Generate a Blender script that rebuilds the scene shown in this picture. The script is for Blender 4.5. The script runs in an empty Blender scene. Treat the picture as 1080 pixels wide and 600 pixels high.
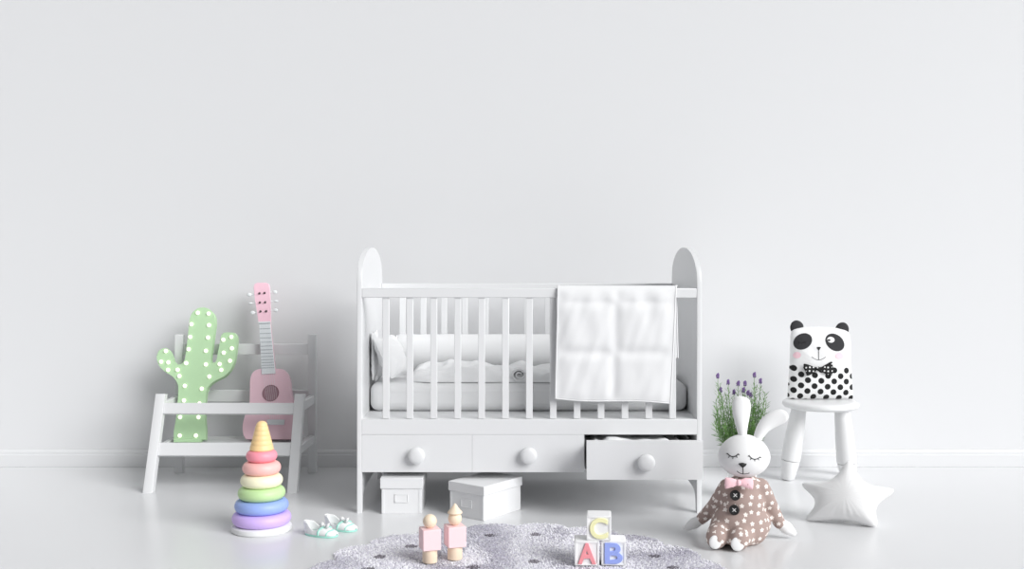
import bpy, bmesh, math, random
import numpy as np
from math import sin, cos, pi, radians, sqrt, atan2, exp
from mathutils import Vector, Matrix, noise
from mathutils.bvhtree import BVHTree

random.seed(7)
S = bpy.context.scene
COL = S.collection
F, H, CU, CV = 1153.0, 0.97, 540.0, 265.0      # focal length in pixels, eye height, optical centre
WALL = 4.935

# ---------------------------------------------------------------- measuring helpers
def W(u, v, y):
    return Vector(((u-CU)*y/F, y, H-(v-CV)*y/F))
def G(u, v, z=0.0):
    y = F*(H-z)/(v-CV)
    return Vector(((u-CU)*y/F, y, z))
def onplane(u, v, p0, n):
    d = Vector(((u-CU)/F, 1.0, -(v-CV)/F)); o = Vector((0, 0, H))
    return o + d*((p0-o).dot(n)/d.dot(n))
def ray(bvh, u, v):
    d = Vector(((u-CU)/F, 1.0, -(v-CV)/F)).normalized()
    h = bvh.ray_cast(Vector((0, 0, H)), d)
    return (h[0], h[1]) if h[0] is not None else (None, None)

# ---------------------------------------------------------------- materials
def mat(name, col, rough=0.5, bump=0.0, bscale=60, var=0.0, emit=0.0, spec=0.5, sheen=0.0, stretch=None):
    m = bpy.data.materials.new(name); m.use_nodes = True
    nt = m.node_tree; b = nt.nodes['Principled BSDF']
    b.inputs['Base Color'].default_value = (*col, 1)
    b.inputs['Roughness'].default_value = rough
    b.inputs['Specular IOR Level'].default_value = spec
    if sheen: b.inputs['Sheen Weight'].default_value = sheen
    tc = nt.nodes.new('ShaderNodeTexCoord')
    nz = nt.nodes.new('ShaderNodeTexNoise'); nz.inputs['Scale'].default_value = bscale; nz.inputs['Detail'].default_value = 3
    if stretch:
        mp = nt.nodes.new('ShaderNodeMapping'); mp.inputs['Scale'].default_value = stretch
        nt.links.new(tc.outputs['Object'], mp.inputs['Vector']); nt.links.new(mp.outputs['Vector'], nz.inputs['Vector'])
    else:
        nt.links.new(tc.outputs['Object'], nz.inputs['Vector'])
    mx = nt.nodes.new('ShaderNodeMix'); mx.data_type = 'RGBA'
    mx.inputs['A'].default_value = (*[c*(1-var) for c in col], 1)
    mx.inputs['B'].default_value = (*[min(1, c*(1+var)) for c in col], 1)
    nt.links.new(nz.outputs['Fac'], mx.inputs['Factor'])
    nt.links.new(mx.outputs['Result'], b.inputs['Base Color'])
    if bump:
        bp = nt.nodes.new('ShaderNodeBump'); bp.inputs['Strength'].default_value = bump; bp.inputs['Distance'].default_value = 0.002
        nt.links.new(nz.outputs['Fac'], bp.inputs['Height']); nt.links.new(bp.outputs['Normal'], b.inputs['Normal'])
    if emit:
        b.inputs['Emission Color'].default_value = (*col, 1); b.inputs['Emission Strength'].default_value = emit
    return m

def lin(r, g, b):
    f = lambda c: (c/255/12.92) if c/255 <= 0.04045 else ((c/255+0.055)/1.055)**2.4
    return (f(r), f(g), f(b))

M_wall = mat('wall_paint', (0.752, 0.757, 0.766), 0.85, 0.02, 300, 0.004)
M_base = mat('baseboard_paint', (0.752, 0.757, 0.766), 0.5, 0.0, 30, 0.004)
M_floor = mat('floor_lacquer', (0.752, 0.757, 0.766), 0.22, 0.0, 2, 0.006, spec=0.35)
M_white = mat('white_lacquer', (0.775, 0.782, 0.789), 0.4, 0.01, 90, 0.004)
M_rack = mat('white_painted_wood', (0.765, 0.772, 0.779), 0.5, 0.05, 40, 0.01, stretch=(1, 1, 1))
M_stool = mat('white_stool_paint', (0.82, 0.822, 0.825), 0.4, 0.0, 50, 0.003)
M_card = mat('white_cardboard', (0.785, 0.79, 0.797), 0.7, 0.03, 150, 0.006)
M_cloth = mat('white_cotton', (0.80, 0.805, 0.81), 0.9, 0.12, 500, 0.01, sheen=0.1)
M_blank = mat('white_muslin', (0.82, 0.825, 0.83), 0.9, 0.1, 420, 0.01, sheen=0.1)
M_fleece = mat('white_fleece', (0.87, 0.87, 0.87), 0.95, 0.15, 380, 0.008, sheen=0.2)
M_gap = mat('dark_gap', (0.03, 0.03, 0.03), 0.8)
M_green = mat('cactus_green', lin(188, 222, 178), 0.6, 0.02, 80, 0.02)
M_bulb = mat('glowing_bulb', (1.0, 0.99, 0.86), 0.4, emit=0.75)
M_pink = mat('guitar_pink', lin(242, 206, 217), 0.4, 0.02, 50, 0.02)
M_pinkh = mat('headstock_pink', lin(248, 205, 219), 0.45, 0.0, 50, 0.02)
M_hole = mat('soundhole_wood', lin(165, 132, 142), 0.8, 0.05, 60, 0.1)
M_rim = mat('rosette_brown', lin(150, 112, 122), 0.6)
M_fret = mat('fretboard_white', lin(232, 236, 238), 0.4)
M_metal = mat('chrome_metal', (0.75, 0.77, 0.78), 0.25); M_metal.node_tree.nodes['Principled BSDF'].inputs['Metallic'].default_value = 0.8
M_dkmetal = mat('dark_metal', (0.10, 0.07, 0.08), 0.4)
M_fretline = mat('fret_line', lin(178, 184, 188), 0.4)
M_peg = mat('pearl_peg', (0.86, 0.9, 0.9), 0.35)
M_tan = mat('cone_yellow', lin(252, 216, 158), 0.45, 0.01, 60, 0.02)
RINGS = [('purple', lin(212, 184, 245)), ('blue', lin(156, 180, 240)), ('green', lin(196, 228, 168)),
         ('cream', lin(250, 246, 214)), ('peach pink', lin(252, 196, 190)), ('coral pink', lin(253, 158, 174))]
M_wood = mat('beech_wood', lin(249, 228, 202), 0.55, 0.05, 50, 0.06, stretch=(3, 3, 0.4))
M_dollpink = mat('doll_pink', lin(252, 218, 221), 0.5, 0.02, 60, 0.02)
M_teal = mat('mint_felt', lin(170, 232, 216), 0.8, 0.1, 300, 0.05)
M_satin = mat('white_satin', (0.86, 0.87, 0.87), 0.45, 0.05, 100, 0.02)
M_bow = mat('bow_pink', lin(248, 205, 212), 0.85, 0.15, 400, 0.04)
M_black = mat('black_thread', (0.012, 0.012, 0.012), 0.6)
M_char = mat('charcoal_print', lin(52, 52, 54), 0.9, 0.1, 400, 0.1)
M_blush = mat('blush_print', lin(252, 212, 221), 0.95, 0.0, 400, 0.05)
M_leaf = mat('lavender_leaf', lin(104, 142, 78), 0.6, 0.0, 30, 0.25)
M_stem = mat('lavender_stem', lin(120, 140, 92), 0.7, 0.0, 30, 0.1)
M_flower = mat('lavender_flower', lin(122, 96, 148), 0.8, 0.0, 200, 0.25)
M_pot = mat('white_pot', (0.8, 0.8, 0.8), 0.4)
M_soil = mat('potting_soil', (0.05, 0.035, 0.025), 0.95, 0.6, 120, 0.3)
M_rugA = mat('rug_pile_grey', lin(229, 227, 236), 0.95, 0, 40, 0.04)
M_rugB = mat('rug_pile_white', lin(250, 250, 253), 0.95, 0, 40, 0.02)
M_rugC = mat('rug_pile_deep_grey', lin(212, 210, 220), 0.95, 0, 40, 0.04)  # deeper grey yarn: randomly mixed tufts and the backing
M_rugD = mat('rug_dot_charcoal', lin(138, 134, 141), 0.95, 0, 40, 0.1)
M_block = mat('block_white', (0.92, 0.92, 0.92), 0.35, 0, 40, 0.003)
M_A = mat('letter_red', lin(248, 158, 166), 0.45)
M_B = mat('letter_blue', lin(160, 178, 246), 0.45)
M_C = mat('letter_yellow', lin(252, 249, 196), 0.45)

class Nt:
    """tiny node writer for the printed fabrics"""
    def __init__(s, m): s.nt = m.node_tree
    def val(s, sock, x):
        if isinstance(x, (int, float)): sock.default_value = x
        else: s.nt.links.new(x, sock)
    def m(s, op, a, b=0.0):
        n = s.nt.nodes.new('ShaderNodeMath'); n.operation = op
        s.val(n.inputs[0], a); s.val(n.inputs[1], b); return n.outputs[0]
    def sep(s, v):
        n = s.nt.nodes.new('ShaderNodeSeparateXYZ'); s.nt.links.new(v, n.inputs[0]); return n.outputs
    def comb(s, x, y, z=0.0):
        n = s.nt.nodes.new('ShaderNodeCombineXYZ')
        for i, q in enumerate((x, y, z)): s.val(n.inputs[i], q)
        return n.outputs[0]
    def obj(s): return s.nt.nodes.new('ShaderNodeTexCoord').outputs['Object']
    def paint(s, fac, a, b):
        n = s.nt.nodes.new('ShaderNodeMix'); n.data_type = 'RGBA'
        n.inputs['A'].default_value = (*a, 1); n.inputs['B'].default_value = (*b, 1)
        s.nt.links.new(fac, n.inputs['Factor'])
        s.nt.links.new(n.outputs['Result'], s.nt.nodes['Principled BSDF'].inputs['Base Color'])

M_star = mat('brown_star_jersey', lin(172, 152, 146), 0.9, 0.15, 400, 0.03)
def star_print():
    N = Nt(M_star); x, y, z = N.sep(N.obj())
    cell = 0.0265
    def stars(a_, b_, sh):
        vec = N.comb(N.m('ADD', N.m('DIVIDE', a_, cell), sh), N.m('DIVIDE', b_, cell))
        vo = N.nt.nodes.new('ShaderNodeTexVoronoi'); vo.voronoi_dimensions = '2D'
        vo.inputs['Scale'].default_value = 1.0; vo.inputs['Randomness'].default_value = 0.5
        N.nt.links.new(vec, vo.inputs['Vector'])
        px, py, _ = N.sep(vo.outputs['Position']); vx, vy, _ = N.sep(vec)
        dx, dy = N.m('SUBTRACT', vx, px), N.m('SUBTRACT', vy, py)
        r = N.m('SQRT', N.m('ADD', N.m('MULTIPLY', dx, dx), N.m('MULTIPLY', dy, dy)))
        th = N.m('ARCTAN2', dx, dy)
        return N.m('LESS_THAN', r, N.m('ADD', N.m('MULTIPLY', N.m('COSINE', N.m('MULTIPLY', th, 5.0)), 0.055), 0.235))
    tn = N.nt.nodes.new('ShaderNodeTexCoord')
    nx, ny, nz = [N.m('ABSOLUTE', q) for q in N.sep(tn.outputs['Normal'])[:3]]
    front = N.m('GREATER_THAN', N.m('MULTIPLY', ny, 1.25), N.m('MAXIMUM', nx, nz))
    side = N.m('MULTIPLY', N.m('SUBTRACT', 1.0, front), N.m('GREATER_THAN', nx, nz))
    topm = N.m('SUBTRACT', N.m('SUBTRACT', 1.0, front), side)
    fac = N.m('ADD', N.m('ADD', N.m('MULTIPLY', front, stars(x, z, 0.0)), N.m('MULTIPLY', side, stars(y, z, 0.37))), N.m('MULTIPLY', topm, stars(x, y, 0.71)))
    N.paint(fac, lin(168, 148, 141), lin(246, 238, 232))
star_print()

# ---------------------------------------------------------------- objects
LOC = {}
def tag(o, label=None, cat=None, group=None, kind=None):
    if label: o['label'] = label
    if cat: o['category'] = cat
    if group: o['group'] = group
    if kind: o['kind'] = kind
    return o
def thing(name, label, cat, loc, group=None, rz=0.0):
    o = bpy.data.objects.new(name, None); COL.objects.link(o)
    o.empty_display_size = 0.05
    o.location = loc; o.rotation_euler = (0, 0, rz)
    LOC[o] = Vector(loc)
    return tag(o, label, cat, group)

class B:
    """a bmesh under construction; build() links it as one mesh object"""
    def __init__(s):
        s.bm = bmesh.new(); s.fl = s.bm.faces.layers.int.new('flat')
    def _xf(s, vs, M):
        for v in vs: v.co = M @ v.co
    def box(s, c, d, bev=0.002, rot=None, seg=2):
        r = bmesh.ops.create_cube(s.bm, size=1.0); vs = r['verts']
        for v in vs: v.co = Vector((v.co.x*d[0], v.co.y*d[1], v.co.z*d[2]))
        if bev:
            es = list({e for v in vs for e in v.link_edges})
            r2 = bmesh.ops.bevel(s.bm, geom=es, offset=bev, segments=seg, profile=0.5, affect='EDGES')
            vs = list({v for f in r2['faces'] for v in f.verts} | {v for v in vs if v.is_valid})
        for f in {f for v in vs for f in v.link_faces}:
            if min(e.calc_length() for e in f.edges) > min(d)*0.3 or not bev: f[s.fl] = 1
        M = Matrix.Translation(Vector(c))
        if rot is not None: M = M @ rot.to_4x4()
        s._xf(vs, M); return s
    def bar(s, a, b, w, t, bev=0.002, up=Vector((1, 0, 0))):
        """box from a to b, w wide along up, t thick"""
        a, b = Vector(a), Vector(b); z = (b-a); L = z.length; z.normalize()
        x = (up - z*up.dot(z)).normalized(); y = z.cross(x)
        s.box((a+b)/2, (w, t, L), bev, Matrix((x, y, z)).transposed()); return s
    def lathe(s, prof, c=(0, 0, 0), n=40, rot=None):
        rings = []
        M = Matrix.Translation(Vector(c)) @ (rot.to_4x4() if rot is not None else Matrix.Identity(4))
        for r, z in prof:
            if r < 1e-6: rings.append([s.bm.verts.new(M @ Vector((0, 0, z)))])
            else: rings.append([s.bm.verts.new(M @ Vector((r*cos(2*pi*k/n), r*sin(2*pi*k/n), z))) for k in range(n)])
        for A, Bq in zip(rings, rings[1:]):
            for k in range(n):
                j = (k+1) % n
                q = [A[k % len(A)], A[j % len(A)], Bq[j % len(Bq)], Bq[k % len(Bq)]]
                q = list(dict.fromkeys(q))
                if len(q) > 2: s.bm.faces.new(q)
        return s
    def ell(s, c, r, rot=None, seg=24):
        q = bmesh.ops.create_uvsphere(s.bm, u_segments=seg, v_segments=seg//2+2, radius=1.0)
        M = Matrix.Translation(Vector(c)) @ (rot.to_4x4() if rot is not None else Matrix.Identity(4)) @ Matrix.Diagonal((*r, 1))
        s._xf(q['verts'], M); return s
    def capsule(s, pts, rs, step=0.25):
        for (a, b, ra, rb) in zip(pts, pts[1:], rs, rs[1:]):
            a, b = Vector(a), Vector(b); n = max(2, int((b-a).length/(min(ra, rb)*step)))
            for k in range(n+1):
                t = k/n; r = ra+(rb-ra)*t; s.ell(a.lerp(b, t), (r, r, r), seg=16)
        return s
    def tube(s, pts, r, n=8, closed=False, flat=None):
        pts = [Vector(p) for p in pts]; N = len(pts); rings = []
        rr = r if isinstance(r, (list, tuple)) else [r]*N
        ref = Vector((0, 0, 1))
        for i, p in enumerate(pts):
            a = pts[(i-1) % N] if (closed or i > 0) else p
            b = pts[(i+1) % N] if (closed or i < N-1) else p
            d = (b-a).normalized()
            if abs(d.dot(ref)) > 0.95: ref = Vector((0, 1, 0)) if abs(d.y) < 0.9 else Vector((1, 0, 0))
            x = d.cross(ref).normalized(); y = x.cross(d).normalized(); ref = y
            rings.append([s.bm.verts.new(p + (x*cos(2*pi*k/n) + y*sin(2*pi*k/n)*(flat or 1))*rr[i]) for k in range(n)])
        for i in range(N if closed else N-1):
            A, Q = rings[i], rings[(i+1) % N]
            for k in range(n): s.bm.faces.new((A[k], A[(k+1) % n], Q[(k+1) % n], Q[k]))
        if not closed:
            s.bm.faces.new(rings[0]); s.bm.faces.new(list(reversed(rings[-1])))
        return s
    def loft(s, rings, cap=True):
        R = [[s.bm.verts.new(Vector(p)) for p in ring] for ring in rings]
        n = len(R[0])
        for A, Q in zip(R, R[1:]):
            for k in range(n): s.bm.faces.new((A[k], A[(k+1) % n], Q[(k+1) % n], Q[k]))
        if cap: s.bm.faces.new(R[0]); s.bm.faces.new(list(reversed(R[-1])))
        return s
    def slab(s, outline, off, bev=0.0, seg=2):
        """outline (3D points, planar) pushed along the vector off, rim bevelled"""
        a = [s.bm.verts.new(Vector(p)) for p in outline]; b = [s.bm.verts.new(Vector(p)+Vector(off)) for p in outline]
        n = len(a); f1 = s.bm.faces.new(a); f2 = s.bm.faces.new(list(reversed(b))); f1[s.fl] = f2[s.fl] = 1
        for k in range(n): s.bm.faces.new((a[(k+1) % n], a[k], b[k], b[(k+1) % n]))
        if bev:
            es = list(f1.edges)+list(f2.edges)
            bmesh.ops.bevel(s.bm, geom=es, offset=bev, segments=seg, profile=0.5, affect='EDGES', clamp_overlap=True)
        return s
    def pydata(s, vs, fs):
        q = [s.bm.verts.new(Vector(v)) for v in vs]
        for f in fs:
            f = list(dict.fromkeys(f))
            if len(f) > 2: s.bm.faces.new([q[i] for i in f])
        return s
    def bvh(s): return BVHTree.FromBMesh(s.bm)
    def build(s, name, m, parent=None, world=True, angle=38, loc=None, label=None, remesh=None, smooth=8):
        """world=True: the shape was written in room coordinates"""
        bm = s.bm
        bmesh.ops.remove_doubles(bm, verts=bm.verts, dist=1e-6)
        bmesh.ops.recalc_face_normals(bm, faces=bm.faces)
        off = Vector(loc) if loc is not None else (LOC.get(parent, Vector()) if (parent and world) else Vector())
        if world:
            for v in bm.verts: v.co -= off
        me = bpy.data.meshes.new(name); bm.to_mesh(me); bm.free()
        o = bpy.data.objects.new(name, me); COL.objects.link(o)
        if remesh:
            md = o.modifiers.new('r', 'REMESH'); md.mode = 'VOXEL'; md.voxel_size = remesh
            sm = o.modifiers.new('s', 'SMOOTH'); sm.iterations = smooth; sm.factor = 0.5
            dg = bpy.context.evaluated_depsgraph_get()
            me2 = bpy.data.meshes.new_from_object(o.evaluated_get(dg))
            o.modifiers.clear(); o.data = me2; me2.name = name; me = me2; angle = 180
        for mm in (m if isinstance(m, (list, tuple)) else [m]): me.materials.append(mm)
        at = me.attributes.get('flat'); flat = [d.value for d in at.data] if at else [0]*len(me.polygons)
        for p in me.polygons: p.use_smooth = True
        if angle < 180: me.set_sharp_from_angle(angle=radians(angle))
        for p, q in zip(me.polygons, flat):
            if q: p.use_smooth = False
        if at and not remesh: me.attributes.remove(me.attributes['flat'])
        if parent: o.parent = parent; LOC[o] = LOC.get(parent, Vector()) if world else Vector()
        if loc is not None: o.location = loc; LOC[o] = Vector(loc)
        if label: o['label'] = label
        return o

def smooth_outline(pts, per=8):
    """closed Catmull-Rom through 2D points"""
    out = []; n = len(pts)
    for i in range(n):
        p0, p1, p2, p3 = (Vector(pts[(i+k-1) % n]) for k in range(4))
        for j in range(per):
            t = j/per
            out.append(0.5*((2*p1)+(p2-p0)*t+(2*p0-5*p1+4*p2-p3)*t*t+(3*p1-p0-3*p2+p3)*t**3))
    return out
def round_poly(pts, r, seg=5):
    """closed polygon with rounded corners (r: number or one per corner)"""
    out = []; n = len(pts)
    for i in range(n):
        p = Vector(pts[i]); a = Vector(pts[i-1])-p; b = Vector(pts[(i+1) % n])-p
        q = r[i] if isinstance(r, (list, tuple)) else r
        q = min(q, a.length*0.48, b.length*0.48); s0 = p+a.normalized()*q; s1 = p+b.normalized()*q
        for k in range(seg+1):
            t = k/seg; out.append(s0*(1-t)**2+p*2*t*(1-t)+s1*t*t)
    return out
def resample(pts, n):
    pts = [Vector(p) for p in pts]; L = [0]
    for i in range(len(pts)): L.append(L[-1]+(pts[(i+1) % len(pts)]-pts[i]).length)
    out = []; j = 0
    for k in range(n):
        d = L[-1]*k/n
        while L[j+1] < d: j += 1
        t = (d-L[j])/max(1e-9, L[j+1]-L[j]); out.append(pts[j].lerp(pts[(j+1) % len(pts)], t))
    return out
def edge_dist(p, poly):
    best = 1e9
    for i in range(len(poly)):
        a, b = poly[i], poly[(i+1) % len(poly)]; ab = b-a
        t = max(0, min(1, (p-a).dot(ab)/max(1e-12, ab.length_squared)))
        best = min(best, (p-a-ab*t).length)
    return best
def inflate(poly, T, center=None, rings=16, power=0.5, wr=0.0, frame=None, back=1.0, wscale=25, dm=None):
    """a stuffed cushion: 2D outline in metres -> verts, faces; the puff is a blown membrane. frame=(origin, ex, ez, en)"""
    poly = [Vector(p) for p in poly]; n = len(poly)
    c = Vector(center) if center is not None else sum(poly, Vector((0, 0)))/n
    px, py = np.array([p.x for p in poly]), np.array([p.y for p in poly])
    N = 110; lo = np.array([px.min(), py.min()]); span = max(px.max()-lo[0], py.max()-lo[1])*1.06; lo = lo-span*0.028
    g = np.linspace(0, span, N); X, Y = np.meshgrid(lo[0]+g, lo[1]+g, indexing='ij'); ins = np.zeros((N, N), bool)
    for i in range(n):
        x1, y1, x2, y2 = px[i], py[i], px[(i+1) % n], py[(i+1) % n]
        if y1 != y2: ins ^= ((Y < y1) != (Y < y2)) & (X < (x2-x1)*(Y-y1)/(y2-y1)+x1)
    U = np.zeros((N, N))
    for _ in range(2200):
        Q = np.zeros_like(U); Q[1:-1, 1:-1] = (U[2:, 1:-1]+U[:-2, 1:-1]+U[1:-1, 2:]+U[1:-1, :-2])*0.25+1.0; U = Q*ins
    top = U.max()
    def hgt(p):
        fx, fy = (p.x-lo[0])/span*(N-1), (p.y-lo[1])/span*(N-1); i, j = int(fx), int(fy); fx -= i; fy -= j
        i, j = min(max(i, 0), N-2), min(max(j, 0), N-2)
        u = (U[i, j]*(1-fx)+U[i+1, j]*fx)*(1-fy)+(U[i, j+1]*(1-fx)+U[i+1, j+1]*fx)*fy
        return (max(0.0, float(u))/top)**power
    vs, fs = [], []
    o, ex, ez, en = frame
    for side in (1, -1):
        base = len(vs); hh = []
        for i in range(rings+1):
            t = 1-(1-i/rings)**1.5
            for k in range(n):
                p = c.lerp(poly[k], t); d = edge_dist(p, poly); h = hgt(p) if i < rings else 0.0
                hh.append([p, h, d])
        for _ in range(2):          # even out the grid steps
            q = [x[1] for x in hh]
            for i in range(1, rings):
                for k in range(n):
                    hh[i*n+k][1] = 0.4*q[i*n+k]+0.3*(q[i*n+(k+1) % n]+q[i*n+k-1 if k else i*n+n-1])
        for idx, (p, h, d) in enumerate(hh):
            k = idx % n; z = T*h*(1 if side > 0 else back)
            if wr:
                z += wr*noise.noise(Vector((p.x*wscale, p.y*wscale, 3.1*side)))*h
                z += wr*1.4*noise.noise(Vector((k*0.35, side*5, 0)))*h*max(0, 1-h)*2
            vs.append(o+ex*p.x+ez*p.y+en*z*side)
        for i in range(rings):
            for k in range(n):
                j = (k+1) % n
                q = [base+i*n+k, base+i*n+j, base+(i+1)*n+j, base+(i+1)*n+k]
                fs.append(q if side < 0 else q[::-1])
    return vs, fs
def print_patch(b, bvh, px, off=0.0012, rings=4, c=None):
    """a printed shape lying on a stuffed surface: outline in photo pixels cast onto the surface"""
    c = Vector(c) if c else sum((Vector(p) for p in px), Vector((0, 0)))/len(px)
    n = len(px); grid = []
    for i in range(rings+1):
        row = []
        for p in px:
            q = c.lerp(Vector(p), i/rings); h, nn = ray(bvh, q.x, q.y)
            if h is None: h, nn = Vector((0, 0, -9)), Vector((0, -1, 0))
            else: h = h + Vector((0, -1, 0))*off
            row.append(h)
        grid.append(row)
    last = None
    R = [[b.bm.verts.new(p) for p in row] for row in grid]
    for i in range(rings):
        for k in range(n):
            j = (k+1) % n; q = (R[i][k], R[i][j], R[i+1][j], R[i+1][k])
            if all(v.co.z > -5 for v in q):
                if i == 0: b.bm.faces.new((R[0][0], R[1][j], R[1][k])) if False else b.bm.faces.new((R[0][k], R[1][j], R[1][k]))
                else: b.bm.faces.new(q)
    for row in R:
        for v in row:
            if not v.link_faces: b.bm.verts.remove(v)
def ellipse_px(cx, cy, rx, ry, deg=0, n=28):
    a = radians(deg)
    return [(cx+rx*cos(t)*cos(a)-ry*sin(t)*sin(a), cy+rx*cos(t)*sin(a)+ry*sin(t)*cos(a)) for t in (2*pi*k/n for k in range(n))]
def stroke(b, bvh, px, r, off=0.001, per=6, n=6):
    pts = []
    for (p, q) in zip(px, px[1:]):
        for k in range(per):
            t = k/per; pts.append((p[0]+(q[0]-p[0])*t, p[1]+(q[1]-p[1])*t))
    pts.append(px[-1])
    P = [ray(bvh, *p)[0] for p in pts]; P = [p+Vector((0, -off, 0)) for p in P if p is not None]
    b.tube(P, r, n)
def arc_px(p0, p1, p2, n=8):
    return [((1-t)**2*p0[0]+2*t*(1-t)*p1[0]+t*t*p2[0], (1-t)**2*p0[1]+2*t*(1-t)*p1[1]+t*t*p2[1]) for t in (k/n for k in range(n+1))]

# ================================================================ the room
def plane(name, pts, m, kind='structure'):
    return tag(B().pydata(pts, [(0, 1, 2, 3)]).build(name, m), kind=kind)
plane('floor', [(-6, -1.5, 0), (6, -1.5, 0), (6, WALL, 0), (-6, WALL, 0)], M_floor)
plane('wall_back', [(-6, WALL, 0), (6, WALL, 0), (6, WALL, 3.4), (-6, WALL, 3.4)], M_wall)
prof = [(0, 0), (-0.018, 0), (-0.018, 0.052), (-0.0135, 0.055), (-0.0135, 0.066), (-0.010, 0.072), (-0.006, 0.0765), (0, 0.0765)]
tag(B().loft([[(x, WALL-0.0005+p, z+0.0005) for p, z in prof] for x in (-5.9, 5.9)]).build('baseboard_back', M_base, angle=20), kind='structure')

# ================================================================ crib
YN, YF = 4.05, 4.687
XL, XR, TH = -0.5565, 0.6850, 0.018
crib = thing('baby_crib', 'white wooden baby crib with slatted sides, arched ends and three drawers', 'crib', (0.065, 4.37, 0))
pm = M_white
def end_panel(x0):
    pts = []
    zs, zt, ym, a = 0.855, 0.985, (YN+YF)/2, (YF-YN)/2
    pts += [(YN, 0.0), (YN, zs)]
    for k in range(1, 32):
        t = pi-pi*k/32; pts.append((ym+a*cos(t), zs+(zt-zs)*sin(t)**0.9))
    pts += [(YF, zs), (YF, 0.0), (YF-0.030, 0.0)]
    cut = [(0.030, 0), (0.031, 0.03), (0.034, 0.048), (0.041, 0.061), (0.052, 0.0695), (0.072, 0.0755), (0.105, 0.0785), (0.16, 0.080)]
    pts += [(YF-dy, z) for dy, z in cut[1:]]
    pts += [(YN+dy, z) for dy, z in reversed(cut)]
    B().slab([(x0, y, z) for y, z in pts], (TH, 0, 0), 0.002).build('end_panel', pm, crib)
end_panel(XL-TH); end_panel(XR)
xm, xw = (XL+XR)/2, XR-XL
B().box((xm, YN+0.0125, 0.8155), (xw, 0.025, 0.035), 0.003).build('front_rail', pm, crib)
B().box((xm, YF-0.0125, 0.8155), (xw, 0.025, 0.035), 0.003).build('back_rail', pm, crib)
for side, yy in (('front', YN+0.0125), ('back', YF-0.0125)):
    for k in range(1, 14):
        x = XL+xw*k/14
        B().box((x, yy, (0.349+0.799)/2), (0.025, 0.014, 0.45), 0.002).build('slat', pm, crib)
B().box((xm, (YN+YF)/2+0.0095, 0.340), (xw, YF-YN-0.019, 0.016), 0.001).build('mattress_platform', pm, crib)
B().box((xm, YN+0.0095, 0.3195), (xw, 0.019, 0.057), 0.0015).build('apron', pm, crib)
B().box((xm, YF-0.009, 0.2415), (xw, 0.016, 0.185), 0.001).build('light_block_panel', pm, crib)  # unseen panel added to keep light out of the drawer space
B().box((xm, (YN+YF)/2+0.03, 0.1475), (xw, YF-YN-0.08, 0.006), 0.0005).build('drawer_base', pm, crib)
XD = [XL+0.0004, -0.1475, 0.2675, XR-0.0004]
for k in (1, 2):
    B().box((XD[k], YN+0.33, 0.22), (0.012, 0.56, 0.136), 0.001).build('divider', pm, crib)
def knob_prof(r=0.031):
    return [(0, 0), (0.015, 0), (0.014, 0.008), (0.018, 0.012), (r-0.003, 0.013), (r, 0.017), (r, 0.024), (r-0.004, 0.028), (r*0.55, 0.0315), (0, 0.0325)]
def drawer(x0, x1, y, kx, kz):
    b = B(); z0, z1 = 0.1515, 0.2907
    b.box(((x0+x1)/2, y+0.009, (z0+z1)/2), (x1-x0-0.0006, 0.018, z1-z0), 0.0005)
    for s_ in (x0+0.014, x1-0.014): b.box((s_, y+0.27, 0.210), (0.010, 0.50, 0.10), 0.001)
    b.box(((x0+x1)/2, y+0.515, 0.210), (x1-x0-0.03, 0.010, 0.10), 0.001)
    b.box(((x0+x1)/2, y+0.27, 0.163), (x1-x0-0.03, 0.50, 0.006), 0)
    d = b.build('drawer', pm, crib)
    B().lathe(knob_prof(), (kx, y+0.0005, kz), 40, Matrix.Rotation(radians(90), 3, 'X')).build('knob', pm, d)
    return d
drawer(XD[0], XD[1], YN+0.001, W(439.5, 480, 4.04).x, 0.2165)
drawer(XD[1], XD[2], YN+0.001, W(557.5, 480, 4.04).x, 0.2165)
drawer(XD[2], XD[3], 3.917, W(681.5, 488, 3.905).x, 0.2165)

# mattress
def rounded_box(b, x0, x1, y0, y1, z0, z1, r, nx=24, puff=0.0):
    b.box(((x0+x1)/2, (y0+y1)/2, (z0+z1)/2), (x1-x0, y1-y0, z1-z0), r, seg=5); return b
mt = thing('mattress', 'white mattress lying in the slatted crib', 'mattress', (xm, 4.45, 0.3485))
rounded_box(B(), XL+0.004, XR-0.004, 4.235, 4.655, 0.3485, 0.460, 0.034).build('cover', M_cloth, mt)
pp = [(x, 4.235+0.0015*0, 0.404) for x in (XL+0.05, XR-0.05)]
B().tube([(XL+0.045, 4.2352, 0.425), (XR-0.045, 4.2352, 0.425)], 0.0012, 6).build('piping', M_cloth, mt)

# bolster along the back
bo = []
n = 40; L0, L1 = -0.478, 0.56
prof = [(L0-0.012, 0.0), (L0-0.011, 0.04), (L0-0.006, 0.066), (L0+0.004, 0.074)]
for k in range(25): prof.append((L0+0.012+(L1-L0-0.024)*k/24, 0.079+0.0015*noise.noise(Vector((k*0.7, 0, 0)))))
prof += [(L1-0.004, 0.074), (L1+0.006, 0.066), (L1+0.011, 0.04), (L1+0.012, 0.0)]
b = B(); R = [[(x, 4.545+max(r, 1e-4)*0.95*cos(2*pi*k/n), 0.544+max(r, 1e-4)*(1.03 if sin(2*pi*k/n) > 0 else 1.0)*sin(2*pi*k/n)) for k in range(n)] for x, r in prof]
bz = thing('bolster_pillow', 'long white bolster pillow along the back of the crib', 'pillow', (0.04, 4.545, 0.461))
b.loft(R).build('pillow_cover', M_cloth, bz)
for x, r in ((L0, 0.0735), (L1, 0.0735)):
    B().tube([(x, 4.545+r*0.97*cos(2*pi*k/36), 0.544+r*1.02*sin(2*pi*k/36)) for k in range(36)], 0.003, 6, closed=True).build('piping', M_cloth, bz)

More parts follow.
